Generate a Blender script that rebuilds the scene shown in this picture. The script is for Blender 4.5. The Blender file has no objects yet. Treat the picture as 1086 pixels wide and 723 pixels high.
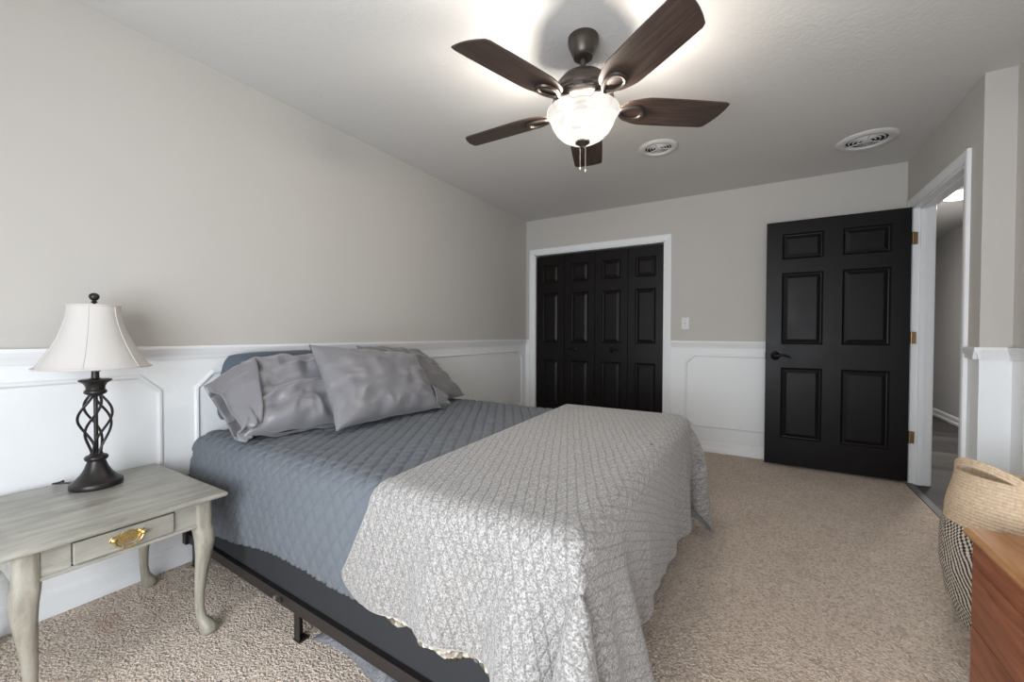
import bpy, bmesh, math, random
import numpy as np
from mathutils import Vector, Matrix, noise
random.seed(7)
C = bpy.context.scene.collection
S = bpy.context.scene
PI = math.pi
def R(d): return math.radians(d)

# ------------------------------------------------------------------ camera
FPX, YAW, PITCH, ROLL = 435.17, R(30.925), R(-0.945), R(0.156)
CAM = Vector((2.371, 0.0, 1.107))
f = Vector((-math.sin(YAW)*math.cos(PITCH), math.cos(YAW)*math.cos(PITCH), math.sin(PITCH)))
r = Vector((math.cos(YAW), math.sin(YAW), 0)); u = r.cross(f)
r2 = r*math.cos(ROLL)+u*math.sin(ROLL); u2 = -r*math.sin(ROLL)+u*math.cos(ROLL)
cd = bpy.data.cameras.new('camera'); cam = bpy.data.objects.new('camera', cd); C.objects.link(cam)
cam.matrix_world = Matrix(((r2.x, u2.x, -f.x, CAM.x), (r2.y, u2.y, -f.y, CAM.y), (r2.z, u2.z, -f.z, CAM.z), (0, 0, 0, 1)))
cd.sensor_width = 36; cd.lens = FPX/1086*36; cd.clip_start = 0.02
S.camera = cam
# ------------------------------------------------------------------ light
S.view_settings.view_transform = 'Standard'; S.view_settings.look = 'None'
S.view_settings.gamma = 1; S.view_settings.use_curve_mapping = False
S.view_settings.exposure = 0.22
W = bpy.data.worlds.new('World'); S.world = W; W.use_nodes = True
bg = W.node_tree.nodes['Background']; bg.inputs[0].default_value = (0.80, 0.90, 1.0, 1); bg.inputs[1].default_value = 1.0
def area(name, loc, rot, sx, sy, power, col):
    l = bpy.data.lights.new(name, 'AREA'); l.shape = 'RECTANGLE'; l.size = sx; l.size_y = sy; l.energy = power; l.color = col
    o = bpy.data.objects.new(name, l); C.objects.link(o); o.location = loc; o.rotation_euler = rot; return o
YB = -0.80                                          # rear wall, behind the camera
WIN = (0.95, 3.05, 0.42, 1.68)
area('window_daylight', ((WIN[0]+WIN[1])/2, YB-0.10, (WIN[2]+WIN[3])/2), (R(90), 0, 0), WIN[1]-WIN[0]-0.1, WIN[3]-WIN[2]-0.1, 76, (0.88, 0.94, 1.0))
FAN_POWER = 98.0
HALL_POWER = 44.0

# ------------------------------------------------------------------ room numbers
YC, WD, W2, YJ, CE = 4.284, 3.3475, 3.4625, 3.041, 2.44

# ------------------------------------------------------------------ materials
class M:
    def __init__(s, name, col=(0.5, 0.5, 0.5), rough=0.5, metal=0.0, spec=0.5, sheen=0.0):
        s.m = bpy.data.materials.new(name); s.m.use_nodes = True
        s.t = s.m.node_tree; s.b = s.t.nodes['Principled BSDF']; s.out = s.t.nodes['Material Output']
        s.b.inputs['Base Color'].default_value = (*col, 1); s.b.inputs['Roughness'].default_value = rough
        s.b.inputs['Metallic'].default_value = metal; s.b.inputs['Specular IOR Level'].default_value = spec
        if sheen: s.b.inputs['Sheen Weight'].default_value = sheen; s.b.inputs['Sheen Roughness'].default_value = 0.4
    def n(s, typ, props=None, **ins):
        nd = s.t.nodes.new(typ)
        for k, v in (props or {}).items(): setattr(nd, k, v)
        for k, v in ins.items():
            key = int(k[1:]) if k[0] == '_' and k[1:].isdigit() else k.replace('_', ' ')
            s.set(nd.inputs[key], v)
        return nd
    def set(s, sock, v):
        if isinstance(v, bpy.types.NodeSocket): s.t.links.new(v, sock)
        elif isinstance(v, bpy.types.Node): s.t.links.new(v.outputs[0], sock)
        elif isinstance(v, (tuple, list)) and sock.type == 'RGBA' and len(v) == 3: sock.default_value = (*v, 1)
        else: sock.default_value = v
    def math(s, op, a, b=0.0, c=0.0): return s.n('ShaderNodeMath', {'operation': op}, _0=a, _1=b, _2=c).outputs[0]
    def obj(s): return s.n('ShaderNodeTexCoord').outputs['Object']
    def uv(s): return s.n('ShaderNodeTexCoord').outputs['UV']
    def pos(s): return s.n('ShaderNodeNewGeometry').outputs['Position']
    def map(s, v, scale=(1, 1, 1), rot=(0, 0, 0), loc=(0, 0, 0)):
        return s.n('ShaderNodeMapping', None, Vector=v, Scale=scale, Rotation=rot, Location=loc).outputs[0]
    def noise(s, v, scale, detail=3.0, rough=0.5, dist=0.0):
        return s.n('ShaderNodeTexNoise', None, Vector=v, Scale=scale, Detail=detail, Roughness=rough, Distortion=dist).outputs[0]
    def voro(s, v, scale, out='Distance'): return s.n('ShaderNodeTexVoronoi', None, Vector=v, Scale=scale).outputs[out]
    def ramp(s, fac, stops):
        nd = s.n('ShaderNodeValToRGB', None, Fac=fac); e = nd.color_ramp.elements
        while len(e) < len(stops): e.new(0.5)
        for el, (p, c) in zip(e, stops): el.position = p; el.color = (*c, 1) if len(c) == 3 else c
        return nd.outputs[0]
    def mix(s, fac, a, b, bt='MIX'):
        nd = s.t.nodes.new('ShaderNodeMix'); nd.data_type = 'RGBA'; nd.blend_type = bt
        s.set(nd.inputs[0], fac); s.set(nd.inputs[6], a); s.set(nd.inputs[7], b); return nd.outputs[2]
    def sep(s, v): return s.n('ShaderNodeSeparateXYZ', None, Vector=v).outputs
    def color(s, v): s.set(s.b.inputs['Base Color'], v); return s
    def rough(s, v): s.set(s.b.inputs['Roughness'], v); return s
    def bump(s, h, strength=0.3, dist=0.01, prev=None):
        nd = s.n('ShaderNodeBump', None, Strength=strength, Distance=dist, Height=h)
        if prev is not None: s.t.links.new(prev, nd.inputs['Normal'])
        s.t.links.new(nd.outputs[0], s.b.inputs['Normal']); return nd.outputs[0]

mt = {}
def reg(k, m): mt[k] = m.m; return m
# wall paint: greige above, white wainscot below the chair rail (two coats of real paint)
def wallmat(name, white_below=True):
    m = M(name, rough=0.75, spec=0.25)
    nz = m.noise(m.pos(), 2.2, 2)
    up = m.mix(nz, (0.520, 0.494, 0.462), (0.540, 0.514, 0.482))
    if white_below:
        z = m.sep(m.pos())[2]
        k = m.math('LESS_THAN', z, 1.02)
        m.color(m.mix(k, up, (0.83, 0.84, 0.845)))
        m.rough(m.math('MULTIPLY_ADD', k, -0.27, 0.75))
    else: m.color((0.50, 0.49, 0.48))
    m.bump(m.noise(m.pos(), 260, 2), 0.06, 0.002)
    return m
reg('wall', wallmat('wall_paint'))
reg('hallwall', wallmat('hall_paint', False))
m = reg('ceiling', M('ceiling_texture', (0.64, 0.625, 0.605), 0.9, spec=0.1))
h = m.noise(m.map(m.pos(), (1, 1, 1)), 22, 4, 0.6, 1.5); m.bump(h, 0.16, 0.012, m.bump(m.noise(m.pos(), 90, 3), 0.14, 0.004))
m = reg('trim', M('white_trim_paint', (0.80, 0.805, 0.81), 0.42, spec=0.4))
m = reg('carpet', M('carpet_pile', rough=0.97, spec=0.05, sheen=0.35))
p = m.pos()
v1 = m.voro(p, 150, 'Color'); n1 = m.noise(p, 95, 4, 0.7); n2 = m.noise(p, 3.2, 3, 0.6); n3 = m.noise(p, 14, 3, 0.6)
c1 = m.ramp(m.math('MULTIPLY_ADD', m.sep(v1)[0], 0.55, m.math('MULTIPLY', n1, 0.5)), [(0.18, (0.36, 0.265, 0.195)), (0.45, (0.77, 0.61, 0.48)), (0.85, (0.97, 0.86, 0.73))])
c2 = m.mix(m.math('MULTIPLY', m.math('SUBTRACT', 1.0, n2), 0.30), c1, (0.36, 0.26, 0.20), 'MULTIPLY')
c2 = m.mix(m.math('MULTIPLY', n3, 0.16), c2, (0.30, 0.235, 0.185))
n5 = m.noise(m.map(p, (1.6, 1, 1)), 6.5, 5, 0.72, 0.8)
c2 = m.mix(m.n('ShaderNodeMapRange', None, Value=n5, _1=0.54, _2=0.70, _3=0.0, _4=0.42).outputs[0], c2, (0.36, 0.27, 0.205))
dd = m.n('ShaderNodeVectorMath', {'operation': 'DISTANCE'}, _0=m.math('ADD', 0, 0) if False else m.map(p, (1, 2.2, 0)), _1=(0.27, 0.535*2.2, 0)).outputs['Value']
st = m.n('ShaderNodeMapRange', None, Value=m.math('ADD', dd, m.math('MULTIPLY', n3, 0.10)), _1=0.06, _2=0.16, _3=0.55, _4=0.0).outputs[0]
m.color(m.mix(st, c2, (0.46, 0.22, 0.14)))
b1 = m.bump(m.math('ADD', m.voro(p, 130), n1), 0.9, 0.012)
m.bump(n3, 0.5, 0.02, b1)
m = reg('black', M('black_door_paint', (0.0068, 0.0054, 0.0052), 0.40, spec=0.20))
m.bump(m.noise(m.map(m.obj(), (60, 60, 3)), 3, 3), 0.10, 0.002)
m.rough(m.math('MULTIPLY_ADD', m.noise(m.obj(), 9, 3), 0.18, 0.30))
reg('blackmetal', M('black_hardware', (0.008, 0.007, 0.007), 0.33, 0.6))
reg('dark', M('closet_shade_black', (0.02, 0.02, 0.02), 0.9))  # near-black colour stands in for the shade inside the closet
m = reg('brass', M('aged_brass', (0.66, 0.50, 0.22), 0.26, 1.0)); m.rough(m.math('MULTIPLY_ADD', m.noise(m.obj(), 60, 3), 0.3, 0.12))
m = reg('hinge', M('hinge_brass', (0.26, 0.17, 0.085), 0.4, 0.9))
reg('white_plastic', M('white_plastic', (0.60, 0.60, 0.58), 0.35))
reg('vent', M('vent_enamel', (0.66, 0.645, 0.63), 0.45))
reg('vent_shade', M('vent_shade_black', (0.012, 0.011, 0.01), 0.9))  # near-black colour stands in for shade in the vent opening
m = reg('hallfloor', M('dark_plank_floor', rough=0.55, spec=0.2))
p = m.pos(); s_ = m.sep(p)
pl = m.math('FLOOR', m.math('MULTIPLY', s_[1], 7.0))
g = m.noise(m.map(p, (3, 60, 1)), 1.6, 5, 0.65)
jj = m.n('ShaderNodeTexWhiteNoise', {'noise_dimensions': '1D'}, W=pl).outputs[0]
m.color(m.ramp(m.math('ADD', m.math('MULTIPLY', g, 0.7), m.math('MULTIPLY', jj, 0.35)), [(0.25, (0.02, 0.018, 0.017)), (0.75, (0.085, 0.078, 0.073))]))
reg('gap_metal', M('threshold_metal', (0.12, 0.115, 0.11), 0.45, 0.5))
# fan
m = reg('walnut', M('dark_walnut_blade', rough=0.42))
g = m.noise(m.map(m.uv(), (4, 95, 1)), 1.0, 5, 0.65, 0.4)
m.color(m.ramp(g, [(0.3, (0.026, 0.016, 0.013)), (0.55, (0.060, 0.038, 0.031)), (0.75, (0.105, 0.072, 0.060))]))
reg('bronze', M('brushed_bronze', (0.085, 0.070, 0.060), 0.38, 0.75))
m = reg('bronze_lamp', M('bronze_lamp_metal', (0.030, 0.026, 0.025), 0.36, 0.5))
m.rough(m.math('MULTIPLY_ADD', m.noise(m.obj(), 40, 3), 0.2, 0.26))
m = reg('chain', M('chain_metal', (0.45, 0.42, 0.38), 0.35, 0.9))
# frosted bowl
m = M('frosted_glass_bowl'); mt['bowl'] = m.m
tl = m.n('ShaderNodeBsdfTranslucent', None, Color=(0.008, 0.008, 0.0077)); tr = m.n('ShaderNodeBsdfTransparent', None, Color=(1, 0.97, 0.92))
m.set(m.b.inputs['Base Color'], (0.010, 0.010, 0.0097)); m.b.inputs['Specular IOR Level'].default_value = 0.15; m.rough(0.25)
mx = m.n('ShaderNodeMixShader', None, _0=0.35, _1=m.b.outputs[0], _2=tl.outputs[0])
em = m.n('ShaderNodeEmission', None, Color=(1, 0.965, 0.92), Strength=0.60)
mx2 = m.n('ShaderNodeMixShader', None, _0=0.23, _1=mx.outputs[0], _2=tr.outputs[0])
ad = m.n('ShaderNodeAddShader', None, _0=mx2.outputs[0], _1=em.outputs[0])
m.t.links.new(ad.outputs[0], m.out.inputs[0])
def emis(k, col, st):
    m = M(k); e = m.n('ShaderNodeEmission', None, Color=col, Strength=st); m.t.links.new(e.outputs[0], m.out.inputs[0]); mt[k] = m.m
emis('bulb_glow', (1, 0.93, 0.82), 1.5)
emis('hall_glow', (1, 0.95, 0.86), 5.0)
# table lamp shade
m = M('cream_lamp_shade'); mt['shade'] = m.m
wv = m.noise(m.map(m.obj(), (1, 1, 0.15)), 420, 2)
m.color((0.80, 0.775, 0.755)); m.rough(0.8); m.bump(wv, 0.08, 0.001)
tl = m.n('ShaderNodeBsdfTranslucent', None, Color=(0.85, 0.81, 0.76)); mx = m.n('ShaderNodeMixShader', None, _0=0.45, _1=m.b.outputs[0], _2=tl.outputs[0])
m.t.links.new(mx.outputs[0], m.out.inputs[0])
# painted table
m = reg('tablepaint', M('grey_washed_paint', rough=0.34, spec=0.45))
o = m.pos(); g = m.noise(m.map(o, (16, 3.0, 16)), 1.5, 6, 0.65, 0.6); g2 = m.noise(o, 7, 4, 0.65, 0.3)
col = m.ramp(g, [(0.28, (0.20, 0.188, 0.16)), (0.5, (0.325, 0.31, 0.268)), (0.75, (0.42, 0.405, 0.355))])
m.color(m.mix(m.n('ShaderNodeMapRange', None, Value=g2, _1=0.52, _2=0.75, _3=0.0, _4=0.6).outputs[0], col, (0.20, 0.19, 0.155)))
m = reg('tableleg', M('grey_washed_paint_legs', rough=0.38, spec=0.45))
o = m.pos(); g = m.noise(m.map(o, (22, 22, 4)), 1.5, 6, 0.65, 0.6)
m.color(m.ramp(g, [(0.28, (0.19, 0.174, 0.142)), (0.5, (0.325, 0.30, 0.245)), (0.75, (0.425, 0.40, 0.335))]))
# bed
m = reg('slate', M('slate_quilt_cotton', rough=0.9, spec=0.12, sheen=0.08))
nz = m.noise(m.obj(), 5, 3); m.color(m.mix(nz, (0.116, 0.126, 0.141), (0.145, 0.157, 0.174))); m.bump(m.noise(m.obj(), 420, 2), 0.2, 0.002)
m = reg('slate_plain', M('slate_sham_cotton', rough=0.92, spec=0.12, sheen=0.2))
m.color(m.mix(m.noise(m.obj(), 6, 3), (0.082, 0.100, 0.128), (0.11, 0.13, 0.16))); m.bump(m.noise(m.obj(), 420, 2), 0.2, 0.002)
m = reg('satin', M('grey_satin', (0.195, 0.190, 0.204), 0.36, spec=0.5, sheen=0.25))
rg = m.n('ShaderNodeTexNoise', {'noise_type': 'RIDGED_MULTIFRACTAL'}, Vector=m.map(m.obj(), (1, .55, 1), (0, .5, .4)), Scale=5.5, Detail=2.5, Roughness=0.45, Distortion=0.9).outputs[0]
m.bump(m.math('MINIMUM', rg, 1.6), 0.7, 0.028)
m = reg('satin_dark', M('grey_satin_darker', (0.175, 0.168, 0.176), 0.42, spec=0.45, sheen=0.25))
rg = m.n('ShaderNodeTexNoise', {'noise_type': 'RIDGED_MULTIFRACTAL'}, Vector=m.map(m.obj(), (1, .55, 1), (0, .5, .4)), Scale=5.5, Detail=2.5, Roughness=0.45, Distortion=0.9).outputs[0]
m.bump(m.math('MINIMUM', rg, 1.6), 0.5, 0.016)
m = reg('boxspring', M('charcoal_box_cloth', (0.030, 0.031, 0.034), 0.85, spec=0.2)); m.bump(m.noise(m.obj(), 700, 2), 0.2, 0.001)
reg('rail', M('black_bed_metal', (0.030, 0.026, 0.024), 0.40, 0.3))
reg('bolt', M('bolt_steel', (0.35, 0.34, 0.33), 0.35, 0.9))
m = reg('mattress', M('grey_sheet', (0.24, 0.235, 0.25), 0.55, spec=0.35))
m = reg('blanket', M('knit_throw', rough=0.95, spec=0.1, sheen=0.3))
uv = m.uv(); s_ = m.sep(uv)
wob = m.math('MULTIPLY', m.math('SUBTRACT', m.noise(uv, 9, 2), 0.5), 0.02)
d1 = m.math('ADD', m.math('ADD', s_[0], m.math('MULTIPLY', s_[1], 0.42)), wob); d2 = m.math('SUBTRACT', m.math('SUBTRACT', s_[0], m.math('MULTIPLY', s_[1], 0.42)), wob)
def lines(d, per):
    a = m.math('ABSOLUTE', m.math('SUBTRACT', m.math('FRACT', m.math('DIVIDE', d, per)), 0.5))
    return m.n('ShaderNodeMapRange', None, Value=a, _1=0.0, _2=0.16, _3=0.0, _4=1.0).outputs[0]
l1 = lines(d1, 0.030); l2 = lines(d2, 0.030)
ll = m.math('MULTIPLY', m.math('MULTIPLY_ADD', l1, 0.75, 0.25), m.math('MULTIPLY_ADD', l2, 0.6, 0.4))
sp = m.voro(uv, 330, 'Color'); sv = m.sep(sp)[0]; n4 = m.noise(uv, 240, 3, 0.7)
fl = m.ramp(m.math('MULTIPLY_ADD', sv, 0.6, m.math('MULTIPLY', n4, 0.45)), [(0.2, (0.165, 0.154, 0.146)), (0.5, (0.285, 0.270, 0.258)), (0.82, (0.44, 0.424, 0.41))])
cc = m.mix(m.math('MULTIPLY', m.math('SUBTRACT', 1.0, ll), 0.65), fl, (0.15, 0.135, 0.125))
def spot(prev, x, y, r0, col, a):
    d = m.n('ShaderNodeVectorMath', {'operation': 'DISTANCE'}, _0=m.map(uv, (1, 1, 0)), _1=(x, y, 0)).outputs['Value']
    k = m.n('ShaderNodeMapRange', None, Value=m.math('ADD', d, m.math('MULTIPLY', n4, r0*0.7)), _1=r0*0.5, _2=r0*1.2, _3=a, _4=0.0).outputs[0]
    return m.mix(k, prev, col)
cc = spot(cc, 2.0, 1.70, 0.016, (0.03, 0.025, 0.022), 0.9); cc = spot(cc, 1.75, 1.09, 0.026, (0.30, 0.20, 0.13), 0.6)
cc = spot(cc, 1.72, 1.62, 0.018, (0.10, 0.09, 0.085), 0.6); cc = spot(cc, 1.80, 1.15, 0.03, (0.22, 0.20, 0.19), 0.6)
m.color(cc)
b1 = m.bump(ll, 0.45, 0.006); m.bump(m.math('ADD', m.voro(uv, 230), n4), 0.35, 0.004, b1)
m = reg('lining', M('chunky_lining', rough=0.95, spec=0.1))
v = m.voro(m.obj(), 75, 'Color'); m.color(m.ramp(m.sep(v)[0], [(0.2, (0.19, 0.16, 0.12)), (0.6, (0.40, 0.36, 0.29)), (0.9, (0.70, 0.66, 0.58))])); m.bump(m.voro(m.obj(), 75), 0.9, 0.012)
m = reg('binding', M('throw_binding', (0.36, 0.335, 0.305), 0.9)); m.bump(m.noise(m.obj(), 150, 3), 0.8, 0.004)
m = reg('bag', M('grey_plastic_bag', (0.20, 0.20, 0.215), 0.28, spec=0.5)); m.bump(m.noise(m.obj(), 22, 4, 0.6, 1.5), 0.8, 0.02)
# chest
def wood(name, cols, sc, rgh):
    m = M(name, rough=rgh, spec=0.45)
    o = m.pos(); kn = m.voro(m.map(o, (3.1, 1.3, 3.1)), 2.1)
    g = m.noise(m.map(o, sc), 1.0, 6, 0.62, 1.0)
    g = m.math('ADD', g, m.n('ShaderNodeMapRange', None, Value=kn, _1=0.0, _2=0.10, _3=-0.35, _4=0.0).outputs[0])
    m.color(m.ramp(g, list(zip((0.28, 0.5, 0.72), cols)))); m.bump(g, 0.12, 0.003); return m
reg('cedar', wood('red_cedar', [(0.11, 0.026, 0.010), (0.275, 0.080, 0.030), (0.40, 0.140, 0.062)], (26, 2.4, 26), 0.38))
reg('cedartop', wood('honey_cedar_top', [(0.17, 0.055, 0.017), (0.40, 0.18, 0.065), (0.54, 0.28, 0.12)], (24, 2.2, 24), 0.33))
# basket
m = reg('jute', M('jute_rope', rough=0.9, spec=0.15))
o = m.obj(); s_ = m.sep(o); ang = m.math('ARCTAN2', s_[1], s_[0])
row = m.math('FLOOR', m.math('DIVIDE', s_[2], 0.0105))
tw = m.math('FRACT', m.math('ADD', m.math('MULTIPLY', ang, 22.0), m.math('MULTIPLY', m.noise(o, 60, 2), 1.2)))
m.color(m.ramp(m.math('ADD', m.math('MULTIPLY', tw, 0.08), m.math('MULTIPLY', m.noise(o, 90, 3), 0.92)), [(0.2, (0.48, 0.34, 0.22)), (0.5, (0.66, 0.50, 0.35)), (0.8, (0.76, 0.62, 0.46))]))
m.bump(m.noise(o, 240, 2), 0.5, 0.003)
m = reg('rope2', M('black_cream_rope', rough=0.9, spec=0.15))
o = m.obj(); s_ = m.sep(o); ang = m.math('ARCTAN2', s_[1], s_[0]); row = m.math('FLOOR', m.math('DIVIDE', s_[2], 0.0105))
k = m.math('FRACT', m.math('ADD', m.math('MULTIPLY', ang, 13.0), m.math('MULTIPLY_ADD', m.noise(o, 14, 2), 1.6, m.math('MULTIPLY', row, 0.24))))
m.color(m.mix(m.math('GREATER_THAN', k, 0.52), (0.66, 0.575, 0.47), (0.045, 0.042, 0.042))); m.bump(m.noise(o, 240, 2), 0.4, 0.003)

# ------------------------------------------------------------------ mesh builder
class MB:
    def __init__(s): s.v = []; s.f = []; s.uv = None
    def add(s, vs, fs):
        o = len(s.v); s.v += [tuple(x) for x in vs]; s.f += [tuple(i+o for i in q) for q in fs]; return s
    def box(s, a, b):
        x0, y0, z0 = a; x1, y1, z1 = b
        return s.add([(x0,y0,z0),(x1,y0,z0),(x1,y1,z0),(x0,y1,z0),(x0,y0,z1),(x1,y0,z1),(x1,y1,z1),(x0,y1,z1)],
                     [(0,3,2,1),(4,5,6,7),(0,1,5,4),(1,2,6,5),(2,3,7,6),(3,0,4,7)])
    def lathe(s, c, prof, n=48, caps=True, sx=1, sy=1):
        vs = []; fs = []
        for (rr, z) in prof:
            for k in range(n):
                a = 2*PI*k/n; vs.append((c[0]+rr*sx*math.cos(a), c[1]+rr*sy*math.sin(a), c[2]+z))
        for i in range(len(prof)-1):
            for k in range(n):
                k2 = (k+1) % n; fs.append((i*n+k, i*n+k2, (i+1)*n+k2, (i+1)*n+k))
        if caps: fs.append(tuple(reversed(range(n)))); fs.append(tuple((len(prof)-1)*n+k for k in range(n)))
        return s.add(vs, fs)
    def tube(s, path, rad, n=10, closed=False, sq=None):
        pts = [Vector(p) for p in path]; N = len(pts); rad = rad if isinstance(rad, (list, tuple)) else [rad]*N
        vs = []; fs = []; up = None
        for i, p in enumerate(pts):
            if closed: t = pts[(i+1) % N]-pts[i-1]
            else: t = pts[min(i+1, N-1)]-pts[max(i-1, 0)]
            t.normalize()
            if up is None:
                up = Vector((0, 0, 1)) if abs(t.z) < 0.9 else Vector((1, 0, 0))
            a = up-t*up.dot(t)
            if a.length < 1e-5: a = t.orthogonal()
            a.normalize(); up = a; b = t.cross(a)
            for k in range(n):
                th = 2*PI*k/n+(PI/n if n == 4 else 0); vs.append(p+(a*math.cos(th)+b*math.sin(th))*rad[i])
        for i in range(N if closed else N-1):
            j = (i+1) % N
            for k in range(n):
                k2 = (k+1) % n; fs.append((i*n+k, i*n+k2, j*n+k2, j*n+k))
        if not closed: fs.append(tuple(reversed(range(n)))); fs.append(tuple((N-1)*n+k for k in range(n)))
        return s.add(vs, fs)
    def grid(s, nu, nv, fn, closed_v=False):
        vs = [fn(i/(nu-1), j/((nv) if closed_v else nv-1)) for i in range(nu) for j in range(nv)]; fs = []
        for i in range(nu-1):
            for j in range(nv if closed_v else nv-1):
                j2 = (j+1) % nv; fs.append((i*nv+j, (i+1)*nv+j, (i+1)*nv+j2, i*nv+j2))
        return s.add(vs, fs)
    def prism(s, poly, axis, a, b):
        # poly: 2-D points in the two other axes, extruded along axis from a to b
        def P(q, t):
            if axis == 0: return (t, q[0], q[1])
            if axis == 1: return (q[0], t, q[1])
            return (q[0], q[1], t)
        n = len(poly); vs = [P(q, a) for q in poly]+[P(q, b) for q in poly]
        fs = [(i, (i+1) % n, n+(i+1) % n, n+i) for i in range(n)]+[tuple(reversed(range(n))), tuple(range(n, 2*n))]
        return s.add(vs, fs)
    def build(s, name, mk, parent=None, smooth=False, bevel=0, seg=2, subs=0, ang=40, solid=0, loc=None):
        off = Vector((0, 0, 0))
        q = parent
        while q is not None: off += q.location; q = q.parent
        if loc is not None: off = off+Vector(loc)
        me = bpy.data.meshes.new(name); me.from_pydata([(x-off.x, y-off.y, z-off.z) for x, y, z in s.v], [], s.f); me.validate()
        if s.uv is not None:
            ul = me.uv_layers.new(name='UVMap'); li = np.zeros(len(me.loops), dtype=np.int32); me.loops.foreach_get('vertex_index', li)
            ul.data.foreach_set('uv', np.asarray(s.uv, dtype=np.float32)[li].ravel())
        bm = bmesh.new(); bm.from_mesh(me); bmesh.ops.recalc_face_normals(bm, faces=bm.faces); bm.to_mesh(me); bm.free()
        me.materials.append(mt[mk])
        ob = bpy.data.objects.new(name, me); C.objects.link(ob); ob.parent = parent
        if loc is not None: ob.location = loc
        if smooth:
            for pl in me.polygons: pl.use_smooth = True
            if ang:
                bm = bmesh.new(); bm.from_mesh(me)
                for e in bm.edges:
                    if len(e.link_faces) == 2 and e.calc_face_angle(0) > R(ang): e.smooth = False
                bm.to_mesh(me); bm.free()
        if bevel:
            md = ob.modifiers.new('bevel', 'BEVEL'); md.width = bevel; md.segments = seg; md.limit_method = 'ANGLE'; md.angle_limit = R(35)
            for pl in me.polygons: pl.use_smooth = True
            md.harden_normals = True
        if solid:
            md = ob.modifiers.new('thick', 'SOLIDIFY'); md.thickness = solid; md.offset = -1
        if subs:
            md = ob.modifiers.new('sub', 'SUBSURF'); md.levels = subs; md.render_levels = subs
        return ob
def thing(name, label, cat, loc=(0, 0, 0), group=None):
    o = bpy.data.objects.new(name, None); C.objects.link(o); o.location = loc; o.empty_display_size = 0.1
    o['label'] = label; o['category'] = cat
    if group: o['group'] = group
    return o
def tag(o, label, cat, group=None):
    o['label'] = label; o['category'] = cat
    if group: o['group'] = group
    return o
def struct(o): o['kind'] = 'structure'; return o
def sempty(name, loc): o = bpy.data.objects.new(name, None); C.objects.link(o); o.location = loc; return struct(o)
def sstep(a, b, x): t = min(1, max(0, (x-a)/(b-a))); return t*t*(3-2*t)

# ------------------------------------------------------------------ setting
struct(MB().box((-0.1, YB-0.1, -0.12), (W2-0.105, YC+0.1, 0)).build('floor', 'carpet'))
struct(MB().box((-0.1, YB-0.15, CE), (W2+0.1, YC+0.1, CE+0.12)).build('ceiling', 'ceiling'))
struct(MB().box((-0.1, YB-0.1, 0), (0, YC+0.1, CE)).build('wall_left', 'wall'))
CL0, CL1, CLT = 0.112, 1.572, 2.035
w = MB(); w.box((0, YC, 0), (CL0, YC+0.1, CE)); w.box((CL0, YC, CLT), (CL1, YC+0.1, CE)); w.box((CL1, YC, 0), (WD+0.115, YC+0.1, CE))
struct(w.build('wall_far', 'wall'))
DY0, DY1, DT = 3.240, 4.150, 2.055
w = MB(); w.box((WD, YJ, 0), (W2, DY0, CE)); w.box((WD, DY0, DT), (W2, DY1, CE)); w.box((WD, DY1, 0), (W2, YC, CE))
struct(w.build('wall_right', 'wall'))
struct(MB().box((W2, YB-0.1, 0), (W2+0.1, YJ, CE)).build('wall_near_right', 'wall'))
w = MB(); w.box((0, YB-0.15, 0), (WIN[0], YB, CE)); w.box((WIN[1], YB-0.15, 0), (W2, YB, CE)); w.box((WIN[0], YB-0.15, 0), (WIN[1], YB, WIN[2])); w.box((WIN[0], YB-0.15, WIN[3]), (WIN[1], YB, CE))
struct(w.build('wall_rear', 'wall'))
w1 = sempty('window_1', ((WIN[0]+WIN[1])/2, YB, WIN[2]))
w = MB()
x0, x1, z0, z1 = WIN
for a, b in (((x0-.07, YB, z0-.07), (x0, YB+.02, z1+.07)), ((x1, YB, z0-.07), (x1+.07, YB+.02, z1+.07)), ((x0, YB, z1), (x1, YB+.02, z1+.07)), ((x0, YB, z0-.07), (x1, YB+.02, z0)),
             (((x0+x1)/2-.02, YB-.08, z0), ((x0+x1)/2+.02, YB-.05, z1)), ((x0, YB-.08, (z0+z1)/2-.018), (x1, YB-.05, (z0+z1)/2+.018))): w.box(a, b)
w.build('window_frame', 'trim', w1, bevel=.003)
MB().box((x0-.09, YB, z0-.02), (x1+.09, YB+.06, z0)).build('window_sill', 'trim', w1, bevel=.004)
w = MB(); w.box((0, YC+.1, 0), (1.75, YC+.7, .02)); w.box((0, YC+.68, 0), (1.75, YC+.7, CE)); w.box((-.02, YC+.1, 0), (0, YC+.7, CE)); w.box((1.75, YC+.1, 0), (1.77, YC+.7, CE)); w.box((0, YC+.1, CE), (1.75, YC+.7, CE+.02))
struct(w.build('closet_interior', 'dark'))
# hall beyond the doorway
HX, HY0, HY1 = 4.48, 2.2, 9.2
struct(MB().box((W2-.105, HY0, -.12), (HX+.1, HY1, -.004)).build('hall_floor', 'hallfloor'))
struct(MB().box((W2+.1, HY0, CE), (HX+.1, HY1, CE+.1)).build('hall_ceiling', 'hallwall'))
w = MB(); w.box((HX, HY0, -.004), (HX+.1, HY1, CE)); w.box((W2, HY1, -.004), (HX+.1, HY1+.1, CE)); w.box((W2+.1, HY0-.1, -.004), (HX+.1, HY0, CE)); w.box((W2-.1, YC+.1, -.004), (W2, HY1, CE))
w.box((W2-.1, YC+.1, CE), (W2+.1, HY1, CE+.1))
struct(w.build('hall_wall', 'hallwall'))
def base_profile(h=0.095): return [(0, 0), (.018, 0), (.018, .03), (.012, .036), (.012, h-.02), (.008, h-.006), (.004, h), (0, h)]
w = MB(); w.prism([(HX-a, z) for a, z in base_profile(.10)], 1, HY0, HY1); struct(w.build('baseboard_hall', 'trim'))
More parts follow.
